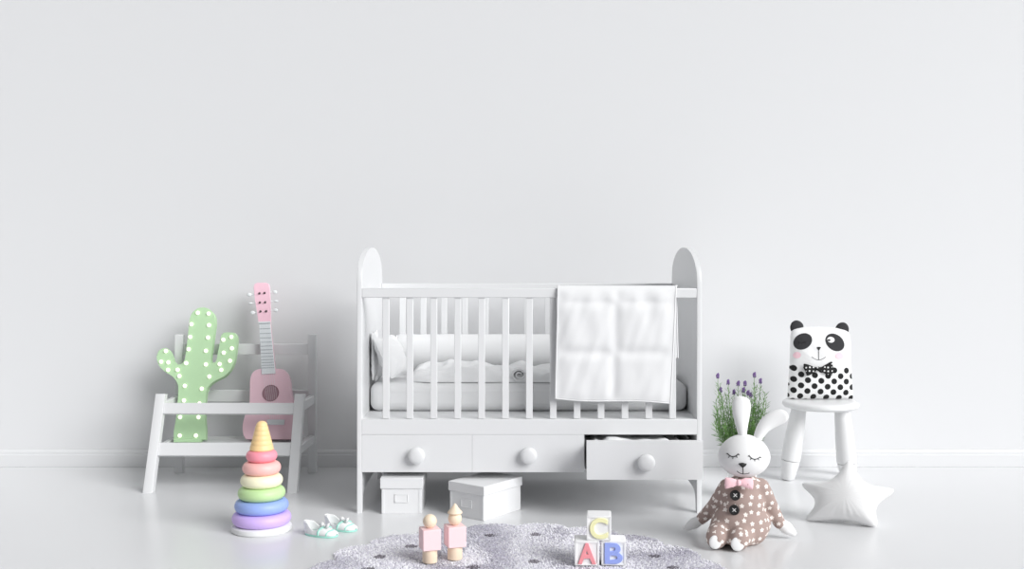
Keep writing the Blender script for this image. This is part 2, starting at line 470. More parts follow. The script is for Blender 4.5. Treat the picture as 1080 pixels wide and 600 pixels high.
# two cushions leaning at the head of the crib
def cushion(name, label, w, h, T, origin, ex, ez, en):
    r = thing(name, label, 'cushion', origin, 'cushions at the head of the crib')
    sq = round_poly([(-w/2, 0), (w/2, 0), (w/2, h), (-w/2, h)], 0.02, 5)
    poly = []
    for p in resample(sq, 88):
        q = Vector(p); q.x *= 1-0.10*(1-((q.y-h/2)/(h/2))**2); q.y = h/2+(q.y-h/2)*(1-0.10*(1-(2*q.x/w)**2)); poly.append(q)
    vs, fs = inflate(poly, T, (0, h/2), 12, 0.6, 0.006, (Vector(origin), ex, ez, en))
    B().pydata(vs, fs).build('cushion_cover', M_cloth, r)
    B().tube([Vector(origin)+ex*p.x+ez*p.y for p in poly], 0.0025, 5, closed=True).build('piping', M_cloth, r)
def basis(yaw, tilt):
    """cushion facing +x turned by yaw towards the viewer, leaning back by tilt"""
    nh = Vector((cos(yaw), -sin(yaw), 0)); ex = Vector((sin(yaw), cos(yaw), 0))
    ez = Vector((0, 0, 1))*cos(tilt)-nh*sin(tilt); return ex, ez, nh*cos(tilt)+Vector((0, 0, 1))*sin(tilt)
ex, ez, en = basis(radians(0), radians(1))
cushion('crib_cushion', 'plump white cushion leaning on the left crib end, rear of two', 0.17, 0.19, 0.0115, (-0.5415, 4.335, 0.4645), ex, ez, en)
ex, ez, en = basis(radians(18), radians(26))
cushion('crib_cushion', 'white cushion tilted in front of another at the left crib end', 0.19, 0.175, 0.040, (-0.4360, 4.290, 0.4790), ex, ez, en)

# crumpled duvet on the mattress
def duvet():
    r = thing('duvet', 'crumpled white duvet bunched on the crib mattress', 'duvet', (-0.06, 4.36, 0.461))
    x0, x1, y0, y1 = -0.405, 0.36, 4.252, 4.452; nx, ny = 120, 40
    top, bot = [], []
    for j in range(ny+1):
        for i in range(nx+1):
            s, t = i/nx, j/ny; x = x0+(x1-x0)*s
            yf = y0+0.010*noise.noise(Vector((x*9, 1.3, 0)))+ (0.02 if s < 0.1 else 0)*(1-s*10); y = yf+(y1-yf)*t
            e = min(1, min(t, 1-t)/0.16); e = sqrt(max(0, 1-(1-e)**2))
            es = min(1, min(s, 1-s)/0.07); es = sqrt(max(0, 1-(1-es)**2))
            hgt = 0.046+0.019*noise.noise(Vector((x*7, y*4, 0.5)))+0.018*noise.noise(Vector((x*16+y*9, y*12-x*5, 4.5)))
            fold = abs(noise.noise(Vector((x*9-y*7, y*13, 9.1)))); hgt += 0.02*(1-min(1, fold*4))*0.6
            hgt += 0.016*exp(-((x+0.24)/0.09)**2)*t
            z = 0.4615+0.006*e*es+max(0.004, hgt)*e*es*(0.6+0.4*t)
            top.append((x, y, z)); bot.append((x, y, 0.4612))
    b = B(); W_ = nx+1; fs = []
    for j in range(ny):
        for i in range(nx): fs.append((j*W_+i, j*W_+i+1, (j+1)*W_+i+1, (j+1)*W_+i))
    N0 = len(top); fs += [tuple(N0+q for q in f[::-1]) for f in fs]
    rim = [i for i in range(nx+1)]+[j*W_+nx for j in range(1, ny+1)]+[ny*W_+i for i in range(nx-1, -1, -1)]+[j*W_ for j in range(ny-1, 0, -1)]
    for a, c in zip(rim, rim[1:]+rim[:1]): fs.append((a, c, N0+c, N0+a))
    b.pydata(top+bot, fs); b.build('cover', M_cloth, r, angle=180)
    c = W(548, 396, 4.262); sp = []                       # rolled corner seen end-on
    for k in range(70):
        a = k/69*2*pi*1.7; q = 0.005+0.020*k/69
        sp.append((c.x+q*1.15*cos(a), 4.255, max(0.466, 0.490+q*0.9*sin(a))))
    b = B(); vs = []; fs = []
    for p in sp:
        vs.append((p[0], p[1]-0.004, p[2])); vs.append((p[0], p[1]+0.05, p[2]+0.004))
    for k in range(69): fs.append((2*k, 2*k+2, 2*k+3, 2*k+1))
    b.pydata(vs, fs); o = b.build('rolled_corner', M_cloth, r, angle=180)
    md = o.modifiers.new('thick', 'SOLIDIFY'); md.thickness = 0.0045; md.offset = 0
duvet()

# blanket over the front rail
def blanket():
    r = thing('baby_blanket', 'white quilted baby blanket draped over the front crib rail', 'blanket', (0.38, 4.05, 0.44))
    path = [(4.0845, 0.57), (4.086, 0.65), (4.084, 0.74), (4.082, 0.80), (4.0815, 0.83), (4.077, 0.8395), (4.062, 0.8415), (4.049, 0.8405), (4.043, 0.834), (4.0405, 0.82), (4.040, 0.79), (4.038, 0.70), (4.036, 0.60), (4.035, 0.50), (4.034, 0.428)]
    P = []
    for (a, c) in zip(path, path[1:]):
        L = sqrt((a[0]-c[0])**2+(a[1]-c[1])**2); n = max(2, int(L/0.006))
        for k in range(n): P.append((a[0]+(c[0]-a[0])*k/n, a[1]+(c[1]-a[1])*k/n))
    P.append(path[-1]); nx = 90; vs = []
    seams_z = [0.783, 0.596]; 
    for i, (y, z) in enumerate(P):
        front = y < 4.06; d = max(0, 0.8415-z)
        for k in range(nx+1):
            t = k/nx
            if front:
                xa = 0.1705-0.010*d/0.41; xb = 0.606-0.022*d/0.41
                zz = z-0.018*t*min(1, d/0.41)-0.004*sin(t*pi*2)*min(1, d/0.41)
            else:
                xa = 0.176; xb = 0.612+0.008*d/0.27; zz = z+0.012*t*0
            x = xa+(xb-xa)*t
            h = 0.0
            if front and d > 0.012:
                g = min(1, d/0.05)
                sx = min(abs(t-0.5), 1) * 0.44; cell = min(abs(zz-s) for s in seams_z)
                puff = (1-exp(-(sx/0.022)**2))*(1-exp(-(cell/0.02)**2))
                edge = min(t, 1-t)*0.44; puff *= (1-exp(-(edge/0.03)**2))*0.9+0.1
                puff *= 1-exp(-((0.43-d)/0.03)**2)
                h = 0.007*puff*g + g*0.0032*(noise.noise(Vector((x*13+zz*4, zz*4.5, 1.0)))+0.6*noise.noise(Vector((x*30-zz*9, zz*8, 7.0))))+g*0.004
                h += g*0.0018*sin(x*75+2.2*sin(zz*7))*exp(-d/0.10)
            vs.append((x, y-h, zz))
    W_ = nx+1; fs = [(i*W_+k, i*W_+k+1, (i+1)*W_+k+1, (i+1)*W_+k) for i in range(len(P)-1) for k in range(nx)]
    rim = [i*W_ for i in range(len(P))]+[(len(P)-1)*W_+k for k in range(1, nx+1)]+[i*W_+nx for i in range(len(P)-2, -1, -1)]
    o = B().pydata(vs, fs).build('quilted_cloth', M_blank, r, angle=180)
    md = o.modifiers.new('thick', 'SOLIDIFY'); md.thickness = 0.003; md.offset = 0
    hem = [Vector(vs[q]) for q in rim]
    B().tube(hem, 0.0032, 6, flat=1.0).build('hem', M_blank, r, angle=180)
blanket()

# cloth in the open drawer
def drawer_cloth():
    b = B(); x0, x1, y0, y1 = 0.285, 0.655, 3.955, 4.36; nx, ny = 60, 40; vs = []
    tops = [(0.0, .262), (.07, .282), (.13, .276), (.19, .2895), (.26, .290), (.34, .284), (.5, .280), (.62, .281), (.72, .286), (.77, .284), (.82, .264), (.9, .276), (1.0, .262)]
    def hz(s):
        for (a, za), (c, zc) in zip(tops, tops[1:]):
            if a <= s <= c: t = (s-a)/(c-a); t = t*t*(3-2*t); return za+(zc-za)*t
        return tops[-1][1]
    for j in range(ny+1):
        for i in range(nx+1):
            s, t = i/nx, j/ny; e = min(1, min(t, 1-t)/0.12); e = sqrt(max(0, 1-(1-e)**2))
            es = min(1, min(s, 1-s)/0.06); es = sqrt(max(0, 1-(1-es)**2))
            z = 0.170+(hz(s)-0.170-0.03*t+0.006*noise.noise(Vector((s*8, t*5, 2))))*(0.25+0.75*e)*es
            if t > 0.25: z = min(z, 0.283)
            vs.append((x0+(x1-x0)*s, y0+(y1-y0)*t, z))
    W_ = nx+1; fs = [(j*W_+i, j*W_+i+1, (j+1)*W_+i+1, (j+1)*W_+i) for j in range(ny) for i in range(nx)]
    N0 = len(vs); vs += [(v[0], v[1], 0.1672) for v in vs]; fs += [tuple(N0+q for q in f[::-1]) for f in fs]
    rim = [i for i in range(nx+1)]+[j*W_+nx for j in range(1, ny+1)]+[ny*W_+i for i in range(nx-1, -1, -1)]+[j*W_ for j in range(ny-1, 0, -1)]
    for a, c in zip(rim, rim[1:]+rim[:1]): fs.append((a, c, N0+c, N0+a))
    o = b.pydata(vs, fs).build('folded_cloth', M_cloth, loc=(0.47, 4.15, 0.1672), angle=180)
    tag(o, 'white folded cloth peeking out of the open crib drawer', 'cloth')
drawer_cloth()

# ================================================================ storage boxes under the crib
def storage_box(label, w, d, h, lid_h, loc, rz, tagz):
    r = thing('storage_box', label, 'box', loc, 'storage boxes under the crib', rz)
    B().box((0, d/2, (h-0.003)/2), (w, d, h-0.003), 0.0015).build('box_body', M_card, r, world=False)
    b = B(); b.box((0, d/2, h-lid_h/2), (w+0.009, d+0.009, lid_h), 0.002); b.build('lid', M_card, r, world=False)
    for x in (-w/2+0.006, w/2-0.006):
        B().box((x, -0.0004, (h-lid_h)/2), (0.009, 0.0016, h-lid_h-0.006), 0.0004).build('corner_strip', M_card, r, world=False)
    b = B(); hw, hh, t = 0.0235, 0.014, 0.003
    for sx in (-1, 1): b.box((sx*hw, -0.0016, tagz), (t, 0.003, 2*hh+t), 0.001)
    for sz in (-1, 1): b.box((0, -0.0016, tagz+sz*hh), (2*hw+t, 0.003, t), 0.001)
    f = b.build('label_holder', M_card, r, world=False)
    B().box((0, -0.0008, tagz), (2*hw-t*0.5, 0.0016, 2*hh-t*0.5), 0.0003).build('label_card', M_cloth, f, world=False)
storage_box('small white lidded box standing square under the crib, left of two', 0.148, 0.20, 0.133, 0.039, ((402.3-540)*4.038/F+0.074, 4.038, 0), 0, 0.058)
dL, dR = Vector((-0.797, 0.604, 0)), Vector((0.604, 0.797, 0))
cn = Vector((-0.1006, 3.931, 0)); c0 = cn+dL*0.081
storage_box('larger white lidded box turned at an angle under the crib', 0.160, 0.222, 0.1245, 0.034, c0, atan2(-0.604, 0.797), 0.052)

# ================================================================ rack on the left
rk = thing('wooden_rack', 'white slant-legged wooden rack holding a cactus lamp and guitar', 'rack', (-1.16, 4.6, 0))
YB = 4.792
xa, xb = W(189.5, 400, YB).x, W(329.5, 400, YB).x
for x in (xa, xb): B().box((x, YB, 0.303), (0.036, 0.032, 0.606), 0.003).build('leg', M_rack, rk)
fl = [(W(159.5, 520, 4.386).x, W(166.5, 415, 4.555).x), (W(309.5, 520, 4.386).x, W(315.0, 415, 4.555).x)]
xl, xr = fl[0][0], fl[1][0]
def fy(z): return 4.40+(4.560-4.40)*z/0.378          # centre line of the slanted legs
tilt = Matrix.Rotation(-math.atan((4.560-4.40)/0.378), 3, 'X')
for (x0, x1) in fl:
    xx = (x0+x1)/2
    pts = [(fy(0)-0.019, 0), (fy(0)+0.019, 0), (fy(0.378)+0.019, 0.372), (fy(0.378)-0.019, 0.378)]
    B().slab([(xx-0.0195, y, z) for y, z in pts], (0.039, 0, 0), 0.002).build('leg', M_rack, rk)
xl, xr = sum(fl[0])/2+0.0195, sum(fl[1])/2-0.0195
for z, hh in ((0.317, 0.046), (0.160, 0.054)):
    B().box(((xl+xr)/2, fy(z), z), (xr-xl, 0.020, hh), 0.002, tilt).build('front_bar', M_rack, rk)
for z, hh in ((0.541, 0.046), (0.337, 0.050)):
    B().box(((xa+xb)/2, YB, z), (xb-xa-0.036, 0.020, hh), 0.002).build('back_bar', M_rack, rk)
for xs, xe in ((sum(fl[0])/2, xa), (sum(fl[1])/2, xb)):
    for z, hh in ((0.322, 0.038), (0.150, 0.034)):
        B().bar((xs, fy(z)+0.012, z), (xe, YB-0.014, z), hh, 0.022, 0.002, Vector((0, 0, 1))).build('side_bar', M_rack, rk)
for k in range(4):
    y = 4.497+0.074*k
    B().box(((xa+xb)/2, y+0.032, 0.1555), (xb-xa-0.045, 0.062, 0.012), 0.002).build('shelf_slat', M_rack, rk)
SH = 0.162

# ---------------------------------------------------------------- cactus lamp
def cactus():
    p0 = Vector((-1.35, 4.620, SH)); th = math.atan(0.30)
    n = Vector((0, -cos(th), sin(th)))
    r = thing('cactus_lamp', 'green cactus marquee lamp with glowing bulbs on the white rack', 'lamp', p0)
    px = [(184.2, 471), (186.5, 435), (188, 412), (187, 404), (182, 397), (174, 392), (167.5, 385), (165.2, 376), (167.5, 369.5), (173, 367), (178.5, 369), (181.5, 375), (184, 382.5), (188, 384.2), (192.5, 383.5), (195, 379),
          (197.5, 360), (200.3, 336), (204.5, 327.5), (213.5, 324), (222, 327), (227.2, 336), (225, 357), (222.2, 379), (224, 383), (227, 382.5), (228.6, 378), (231, 366), (233.5, 353.5), (237, 350.8), (246, 350.8), (250, 354), (249.5, 366), (247.5, 380), (243, 390), (236, 397), (226, 402), (219.5, 408), (217.4, 415), (216, 435), (214.5, 471)]
    pts = smooth_outline(px[:-1]+[px[-1]], 4)
    # keep the foot straight
    pts = [Vector((p.x, min(p.y, 471))) for p in pts]
    out = [onplane(p.x, p.y, p0, n) for p in pts]
    zmin = min(q.z for q in out)
    out = [Vector((q.x, q.y, q.z+(SH+0.002-zmin) if False else q.z)) for q in out]
    out = [q if q.z > SH+0.012 else Vector((q.x, p0.y+0.30*(0.012), SH+0.012)) for q in out]
    b = B(); b.slab(out, -n*0.030, 0.003)
    o = b.build('cactus_body', M_green, r)
    b = B(); b.slab([q+n*0.0045 for q in []] or [Vector((-1.43, 4.619, SH+0.0005)), Vector((-1.312, 4.619, SH+0.0005)), Vector((-1.312, 4.654, SH+0.0005)), Vector((-1.43, 4.654, SH+0.0005))], (0, 0, 0.016), 0.002)
    b.build('foot', M_green, r)
    z1 = [(343, 250), (400, 254), (310, 310), (402, 315), (303, 377), (397, 380), (295, 442), (386, 450), (282, 515), (386, 522), (520, 377), (478, 392), (523, 437), (480, 460), (513, 503), (458, 520), (467, 551), (175, 452), (150, 508), (188, 511), (186, 551), (237, 550), (246, 583), (404, 586)]
    z2 = [(275, 85), (364, 100), (270, 162), (352, 178), (250, 250), (347, 250), (248, 347), (333, 347)]
    for u, v in [(a/5+140, c/5+280) for a, c in z1]+[(a/5+140, c/5+390) for a, c in z2]:
        c = onplane(u, v, p0, n)
        B().ell(c+n*0.002, (0.0086, 0.0086, 0.0086), seg=16).build('bulb', M_bulb, r)
cactus()

# ---------------------------------------------------------------- guitar
def guitar():
    p0 = Vector((-1.02, 4.625, SH)); th = math.atan(0.295)
    n = Vector((0, -cos(th), sin(th)))
    def P(u, v, h=0.0): return onplane(u, v, p0, n)+n*h
    r = thing('toy_guitar', 'small pink toy guitar leaning on the back bar of the white rack', 'guitar', p0)
    px = [(264.2, 468.6), (258, 462), (255.8, 450), (258.5, 438), (262.8, 428), (263.6, 414), (264, 400), (267, 392.5), (273, 389.3), (284, 388.8), (296, 389), (302, 392), (305.2, 400), (306.5, 412), (309.5, 425), (314, 437), (317.5, 450), (316, 462), (309.5, 468.6), (287, 470)]
    out = [P(q.x, q.y) for q in smooth_outline(px, 5)]
    zmin = min(q.z for q in out); print('guitar zmin', zmin)
    out = [q if q.z > SH+0.0142 else P(CU+q.x/q.y*F, CV+(H-SH-0.0142)/q.y*F) for q in out]
    body = B().slab(out, -n*0.045, 0.004).build('guitar_body', M_pink, r)
    c = P(285.5, 414.5); ex = Vector((1, 0, 0)); ez = n.cross(ex).normalized(); ez = -ez if ez.z < 0 else ez
    rot = Matrix((ex, ez, n)).transposed()
    B().lathe([(0, 0), (0.0325, 0), (0.0325, 0.0009), (0, 0.0009)], c, 40, rot).build('sound_hole', M_hole, r)
    B().tube([c+ex*0.0335*cos(t)+ez*0.0335*sin(t)+n*0.001 for t in (2*pi*k/40 for k in range(40))], 0.0022, 6, closed=True).build('rosette', M_rim, r)
    # bridge
    b = B(); q0, q1 = P(283, 446.2), P(299, 444.6); d = (q1-q0)
    b.box((q0+q1)/2+n*0.004, (d.length+0.01, 0.022, 0.008), 0.002, rot)
    b.box((q0+q1)/2+n*0.009+ez*0.002, (d.length, 0.004, 0.004), 0.001, rot); b.build('bridge', M_fret, r)
    # neck with fretboard
    nk = B().slab([P(276.2, 392), P(290.6, 392), P(285.2, 340), P(273.4, 340)], -n*0.020, 0.003).build('neck', M_pink, r)
    B().slab([P(276.2, 395, 0.006), P(290.8, 394, 0.006), P(285.2, 340, 0.006), P(273.4, 340, 0.006)], -n*0.006, 0.001).build('fretboard', M_fret, r)
    for k in range(13):
        t = 1-(0.94**k); t = t/(1-0.94**13)*0.96; v = 341.5+51*t; a = 273.4+2.8*t+0.1; e = 285.2+5.3*t
        B().tube([P(a+0.3, v+0.3, 0.0065), P(e-0.3, v-0.1, 0.0065)], 0.0016, 5).build('fret', M_fretline, r)
    B().slab([P(273, 341.5, 0.010), P(285.6, 341, 0.010), P(285.5, 339.3, 0.010), P(272.9, 339.8, 0.010)], -n*0.010, 0.001).build('nut', M_fret, r)
    # headstock
    hp = [(272.8, 341), (271.2, 329), (269, 316), (267.5, 303), (268.6, 299.3), (271.5, 298.2), (280.6, 298.2), (283.6, 299.6), (284.6, 303), (285.0, 316), (285.4, 330), (285.7, 340.5)]
    B().slab([P(q[0], q[1], 0.003) for q in hp], -n*0.015, 0.002).build('headstock', M_pinkh, r)
    for (u, v) in ((274, 309.6), (279.3, 309.2), (274.4, 319.3), (279.9, 319), (275, 328.6), (281, 328.4)):
        B().lathe([(0.0052, 0), (0.0052, 0.002), (0.003, 0.0035), (0.0026, 0.010), (0, 0.0105)], P(u, v, 0.0032), 14, rot).build('tuning_post', M_dkmetal, r)
    for i, (u, v) in enumerate(((262.6, 310.5), (264.0, 319.5), (266.2, 329.5), (289.6, 307.8), (290.8, 317.2), (290.4, 327))):
        side = -1 if i < 3 else 1; e = 269.2 if side < 0 else 284.6
        b = B(); b.tube([P(e-side*0.8, v, -0.005), P(u, v, -0.005)], 0.0022, 6)
        b.ell(P(u, v, -0.005), (0.0105, 0.0042 if i % 3 != 1 else 0.006, 0.0085 if i % 3 != 1 else 0.004), seg=16); b.build('tuning_peg', M_peg, r)
    for k in range(6):
        t = (k+0.5)/6
        b = B(); b.tube([P(285+11.5*t, 445.6-t*1.2, 0.011), P(276.8+13.2*t, 394, 0.009), P(273.8+11*t, 340.3, 0.0112)], 0.00042, 5)
        b.build('string', M_fret, r)
guitar()

# ================================================================ stacking tower
def tower():
    c = G(276, 559); r = thing('stacking_toy', 'pastel rainbow ring stacking toy with yellow cone top', 'toy', c)
    B().lathe([(0, 0), (0.098, 0), (0.1025, 0.004), (0.1035, 0.012), (0.1025, 0.018), (0.097, 0.022), (0, 0.022)], c, 64).build('base', M_satin, r, label='white round base')
    z = 0.0222; radii = [0.1015, 0.0925, 0.0815, 0.0725, 0.066, 0.0535]; th = [0.0442]*5+[0.0405]
    B().lathe([(0, 0.022), (0.009, 0.022), (0.009, 0.29), (0, 0.29)], c, 20).build('pole', M_wood, r)
    for (nm, col), R, t in zip(RINGS, radii, th):
        mm = mat('ring_'+nm.replace(' ', '_'), col, 0.45, 0.0, 50, 0.01)
        a = t/2; prof = []
        for k in range(25):
            q = -pi/2+pi*k/24; prof.append((R-a*1.15+a*1.15*abs(cos(q))**0.85, z+a+a*sin(q)))
        prof = [(0.0095, z)]+prof+[(0.0095, z+t)]
        B().lathe(prof, (c.x, c.y, 0), 64).build('ring', mm, r, label=nm+' ring'); z += t-0.0008
    pr = [(0, z), (0.0385, z), (0.0415, z+0.003)]
    r0, r1, hh = 0.0415, 0.0205, 0.080
    for k in range(5):
        t0, t1 = k/5, (k+1)/5
        ra, rb = r0+(r1-r0)*t0, r0+(r1-r0)*t1
        pr += [(ra, z+0.004+hh*t0), (rb+0.001, z+0.004+hh*t1-0.003), (rb-0.0004, z+0.004+hh*t1-0.001)]
    zt = z+0.004+hh
    pr += [(0.0202, zt), (0.0185, zt+0.007), (0.0145, zt+0.0125), (0.008, zt+0.0162), (0, zt+0.0175)]
    B().lathe(pr, (c.x, c.y, 0), 48).build('cone_top', M_tan, r, label='yellow ridged cone top')
tower()

# ================================================================ baby shoes
def shoe(label, heel, toe, s=1.0):
    heel, toe = Vector(heel), Vector(toe); d = toe-heel; L = d.length
    r = thing('baby_shoe', label, 'shoe', heel, 'pair of baby shoes', atan2(d.y, d.x))
    def half(t):   # half width of the sole along the foot
        return L*(0.13+0.085*sin(pi*min(1, t*0.9+0.05))+0.055*t)*sqrt(max(0.0, 1-((t-0.5)/0.5)**6))
    n = 18
    secs = []
    for k in range(n+1):
        t = 0.004+0.992*k/n; secs.append((t, half(t)))
    ol = [(t*L, w) for t, w in secs]+[(t*L, -w) for t, w in reversed(secs)]
    B().slab([(x, y, 0.0005) for x, y in ol], (0, 0, 0.006), 0.0015).build('sole', M_teal, r, world=False, label='mint sole edge')
    # upper: heel cup and low walls around the opening, then the vamp closing over the toes
    def rim_h(t):
        if t < 0.16: return 0.047-0.006*(t/0.16)
        if t < 0.42: return 0.041-0.021*sin((t-0.16)/0.26*pi/2)
        if t < 0.58: return 0.020+0.009*((t-0.42)/0.16)
        return 0.029-0.017*((t-0.58)/0.42)**1.5
    b = B(); rings = []; n2 = 28
    for k in range(n2+1):
        t = 0.004+0.992*k/n2; w = half(t); rim = rim_h(t); ring = []
        for j in range(21):
            a = pi*j/20; ca = cos(a); sg = 1 if ca >= 0 else -1
            yy = w*sg*abs(ca)**0.8; zz = 0.0065+(rim-0.0065)*(sin(a)**0.62)
            if t < 0.56:
                yy = w*sg*(0.84+0.16*abs(ca)**2) if abs(ca) > 0.02 else 0.0
                zz = 0.0065+(rim-0.0065)*min(1, sin(a)*1.5)
            xx = t*L-(0.006*(zz-0.0065)/0.04 if t < 0.1 else 0)
            ring.append((xx, yy, zz))
        rings.append(ring)
    vs = [p for q in rings for p in q]; fs = []
    for k in range(n2):
        t = 0.004+0.992*(k+0.5)/n2
        for j in range(20):
            if 0.03 < t < 0.56 and 5 <= j <= 14: continue
            fs.append((k*21+j, k*21+j+1, (k+1)*21+j+1, (k+1)*21+j))
    o = b.pydata(vs, fs).build('upper', M_satin, r, world=False, angle=60)
    md = o.modifiers.new('thick', 'SOLIDIFY'); md.thickness = 0.003; md.offset = -1
    B().box((L*0.42, 0, 0.0085), (L*0.62, L*0.26, 0.003), 0.001).build('insole', M_satin, r, world=False)
    w = half(0.62)      # mint ribbon over the vamp and round the toe
    B().tube([(L*(0.60+0.06*cos(a)), (w+0.001)*cos(a), 0.008+0.0225*sin(a)**0.62) for a in (pi*k/16 for k in range(17))], 0.0045, 8, flat=0.5).build('strap', M_teal, r, world=False, label='mint strap')
    B().tube([(L*(0.84-0.05*abs(cos(a))), (half(0.82)+0.0005)*cos(a), 0.007+0.0145*sin(a)**0.62) for a in (pi*k/16 for k in range(17))], 0.0032, 8, flat=0.5).build('toe_trim', M_teal, r, world=False, label='mint toe trim')
    bw = B(); c = Vector((L*0.63, -0.004, 0.036))
    bw.ell(c, (0.0055, 0.0055, 0.0045), seg=12)
    for sg in (-1, 1):
        bw.loft([[(c.x+sg*(0.003+0.015*u)+0.003*sz*u, c.y+sy*0.005*q-0.004*u*sg, c.z+sz*(0.003+0.006*u)+0.002*u) for sy, sz in ((-1, -1), (1, -1), (1, 1), (-1, 1))] for u, q in ((0, 0.7), (0.5, 1.1), (1, 0.9))])
    bw.build('bow', M_satin, r, world=False, label='white satin bow', angle=180)
shoe('white baby shoe with mint strap and bow, nearer of the pair beside the ring toy', G(322.5, 562.5), G(355.5, 566.5))
shoe('white baby shoe with mint strap and bow, rear of the pair touching its mate', G(344.5, 556.0), G(375.5, 560.5))

# ================================================================ rug
RC, RR = Vector((0.015, 3.235)), 0.640
def rug_r(a, R=RR):
    return R-0.040*(1-abs(sin(10*(a-pi/2))))**1.35
def rug():
    r = thing('round_rug', 'round pale grey shaggy rug with scalloped edge and dark dots', 'rug', (RC.x, RC.y, 0))
    nb = 400
    B().slab([(RC.x+(rug_r(2*pi*k/nb)-0.012)*cos(2*pi*k/nb), RC.y+(rug_r(2*pi*k/nb)-0.012)*sin(2*pi*k/nb), 0.0004) for k in range(nb)], (0, 0, 0.0055), 0.001).build('backing', M_rugC, r)
    dots = [G(u, v, 0.012) for u, v in ((401, 586), (434, 575), (517.5, 563), (565, 562.5), (613, 566.4), (563.4, 591), (500, 596.6), (690, 585), (709, 597), (388, 599))]
    dots = [(d.x, d.y) for d in dots]+[(0.25, 3.18), (-0.25, 3.15), (0.02, 3.2), (-0.1, 2.98), (0.15, 2.95), (0.4, 3.1), (-0.42, 3.12), (-0.28, 2.88), (0.3, 2.82), (0.02, 2.76), (0.45, 2.95)]
    rnd = random.Random(11); vs, fs, mi = [], [], []
    sp = 0.0050; nn = int(0.70/sp)
    for i in range(-nn, nn+1):
        for j in range(-nn, nn+1):
            x, y = (i+rnd.uniform(-.5, .5))*sp, (j+rnd.uniform(-.5, .5))*sp
            rr = sqrt(x*x+y*y); a = atan2(y, x)
            if rr > rug_r(a)-0.004 or (y < -0.15 and rnd.random() < 0.5): continue
            X, Y = RC.x+x, RC.y+y
            dk = any((X-q[0])**2+(Y-q[1])**2 < 0.0198**2 for q in dots)
            flow = 2*pi*noise.noise(Vector((X*3.5, Y*3.5, 0)))+rnd.uniform(-1.3, 1.3)
            ln = rnd.uniform(0.006, 0.011)*(0.6 if dk else 1); hz = rnd.uniform(0.0050, 0.0072)
            if not dk and any((X+cos(flow)*ln-q[0])**2+(Y+sin(flow)*ln-q[1])**2 < 0.0198**2 for q in dots): ln *= 0.25
            dx, dy = cos(flow)*ln, sin(flow)*ln; wx, wy = -sin(flow)*0.0022, cos(flow)*0.0022
            b0 = len(vs); z0 = 0.0045
            vs += [(X-wx, Y-wy, z0), (X+wx, Y+wy, z0), (X+dx*.45+wx*.9, Y+dy*.45+wy*.9, z0+hz*0.75), (X+dx*.45-wx*.9, Y+dy*.45-wy*.9, z0+hz*0.75), (X+dx, Y+dy, z0+hz*0.85)]
            fs += [(b0, b0+1, b0+2, b0+3), (b0+3, b0+2, b0+4)]
            q = 3 if dk else (0 if rnd.random() < 0.5 else 1 if rnd.random() < 0.8 else 2); mi += [q, q]
    me = bpy.data.meshes.new('pile'); me.from_pydata([(x-RC.x, y-RC.y, z) for x, y, z in vs], [], fs)
    for m in (M_rugA, M_rugB, M_rugC, M_rugD): me.materials.append(m)
    me.polygons.foreach_set('material_index', mi); me.update()
    o = bpy.data.objects.new('pile', me); COL.objects.link(o); o.parent = r; tag(o, kind='stuff')
rug()
RZ = 0.0114            # where things stand on the pile

# ================================================================ wooden dolls
def doll(label, u, v, hat, s=1.0):
    y = F*(H-RZ)/(v-CV)+0.022; x = (u-CU)*y/F
    r = thing('wooden_peg_doll', label, 'toy', (x, y, RZ), 'wooden peg dolls', radians(19))
    def L(prof, n=36): return B().lathe(prof, (0, 0, 0), n)
    L([(0, 0), (0.0222, 0), (0.0232, 0.0015), (0.0232, 0.041), (0, 0.041)]).build('base', M_wood, r, world=False, label='bare wood base')
    B().box((0, 0, 0.073), (0.057, 0.057, 0.064), 0.0022).build('torso', M_dollpink, r, world=False, label='pink square torso')
    b = B(); b.ell((0, 0, 0.1255), (0.0215, 0.0215, 0.0215), seg=32); b.build('head', M_wood, r, world=False, label='round wooden head')
    if hat:
        L([(0, 0.142), (0.0225, 0.142), (0.0235, 0.1435), (0.0225, 0.1465), (0.012, 0.158), (0.0045, 0.169), (0.002, 0.172), (0, 0.1725)]).build('hat', M_wood, r, world=False, label='pointed wooden hat')
doll('pink and bare wood peg doll with a round bald head', 453.4, 594.6, False)
doll('pink and bare wood peg doll wearing a pointed cone hat', 479.8, 591.2, True)

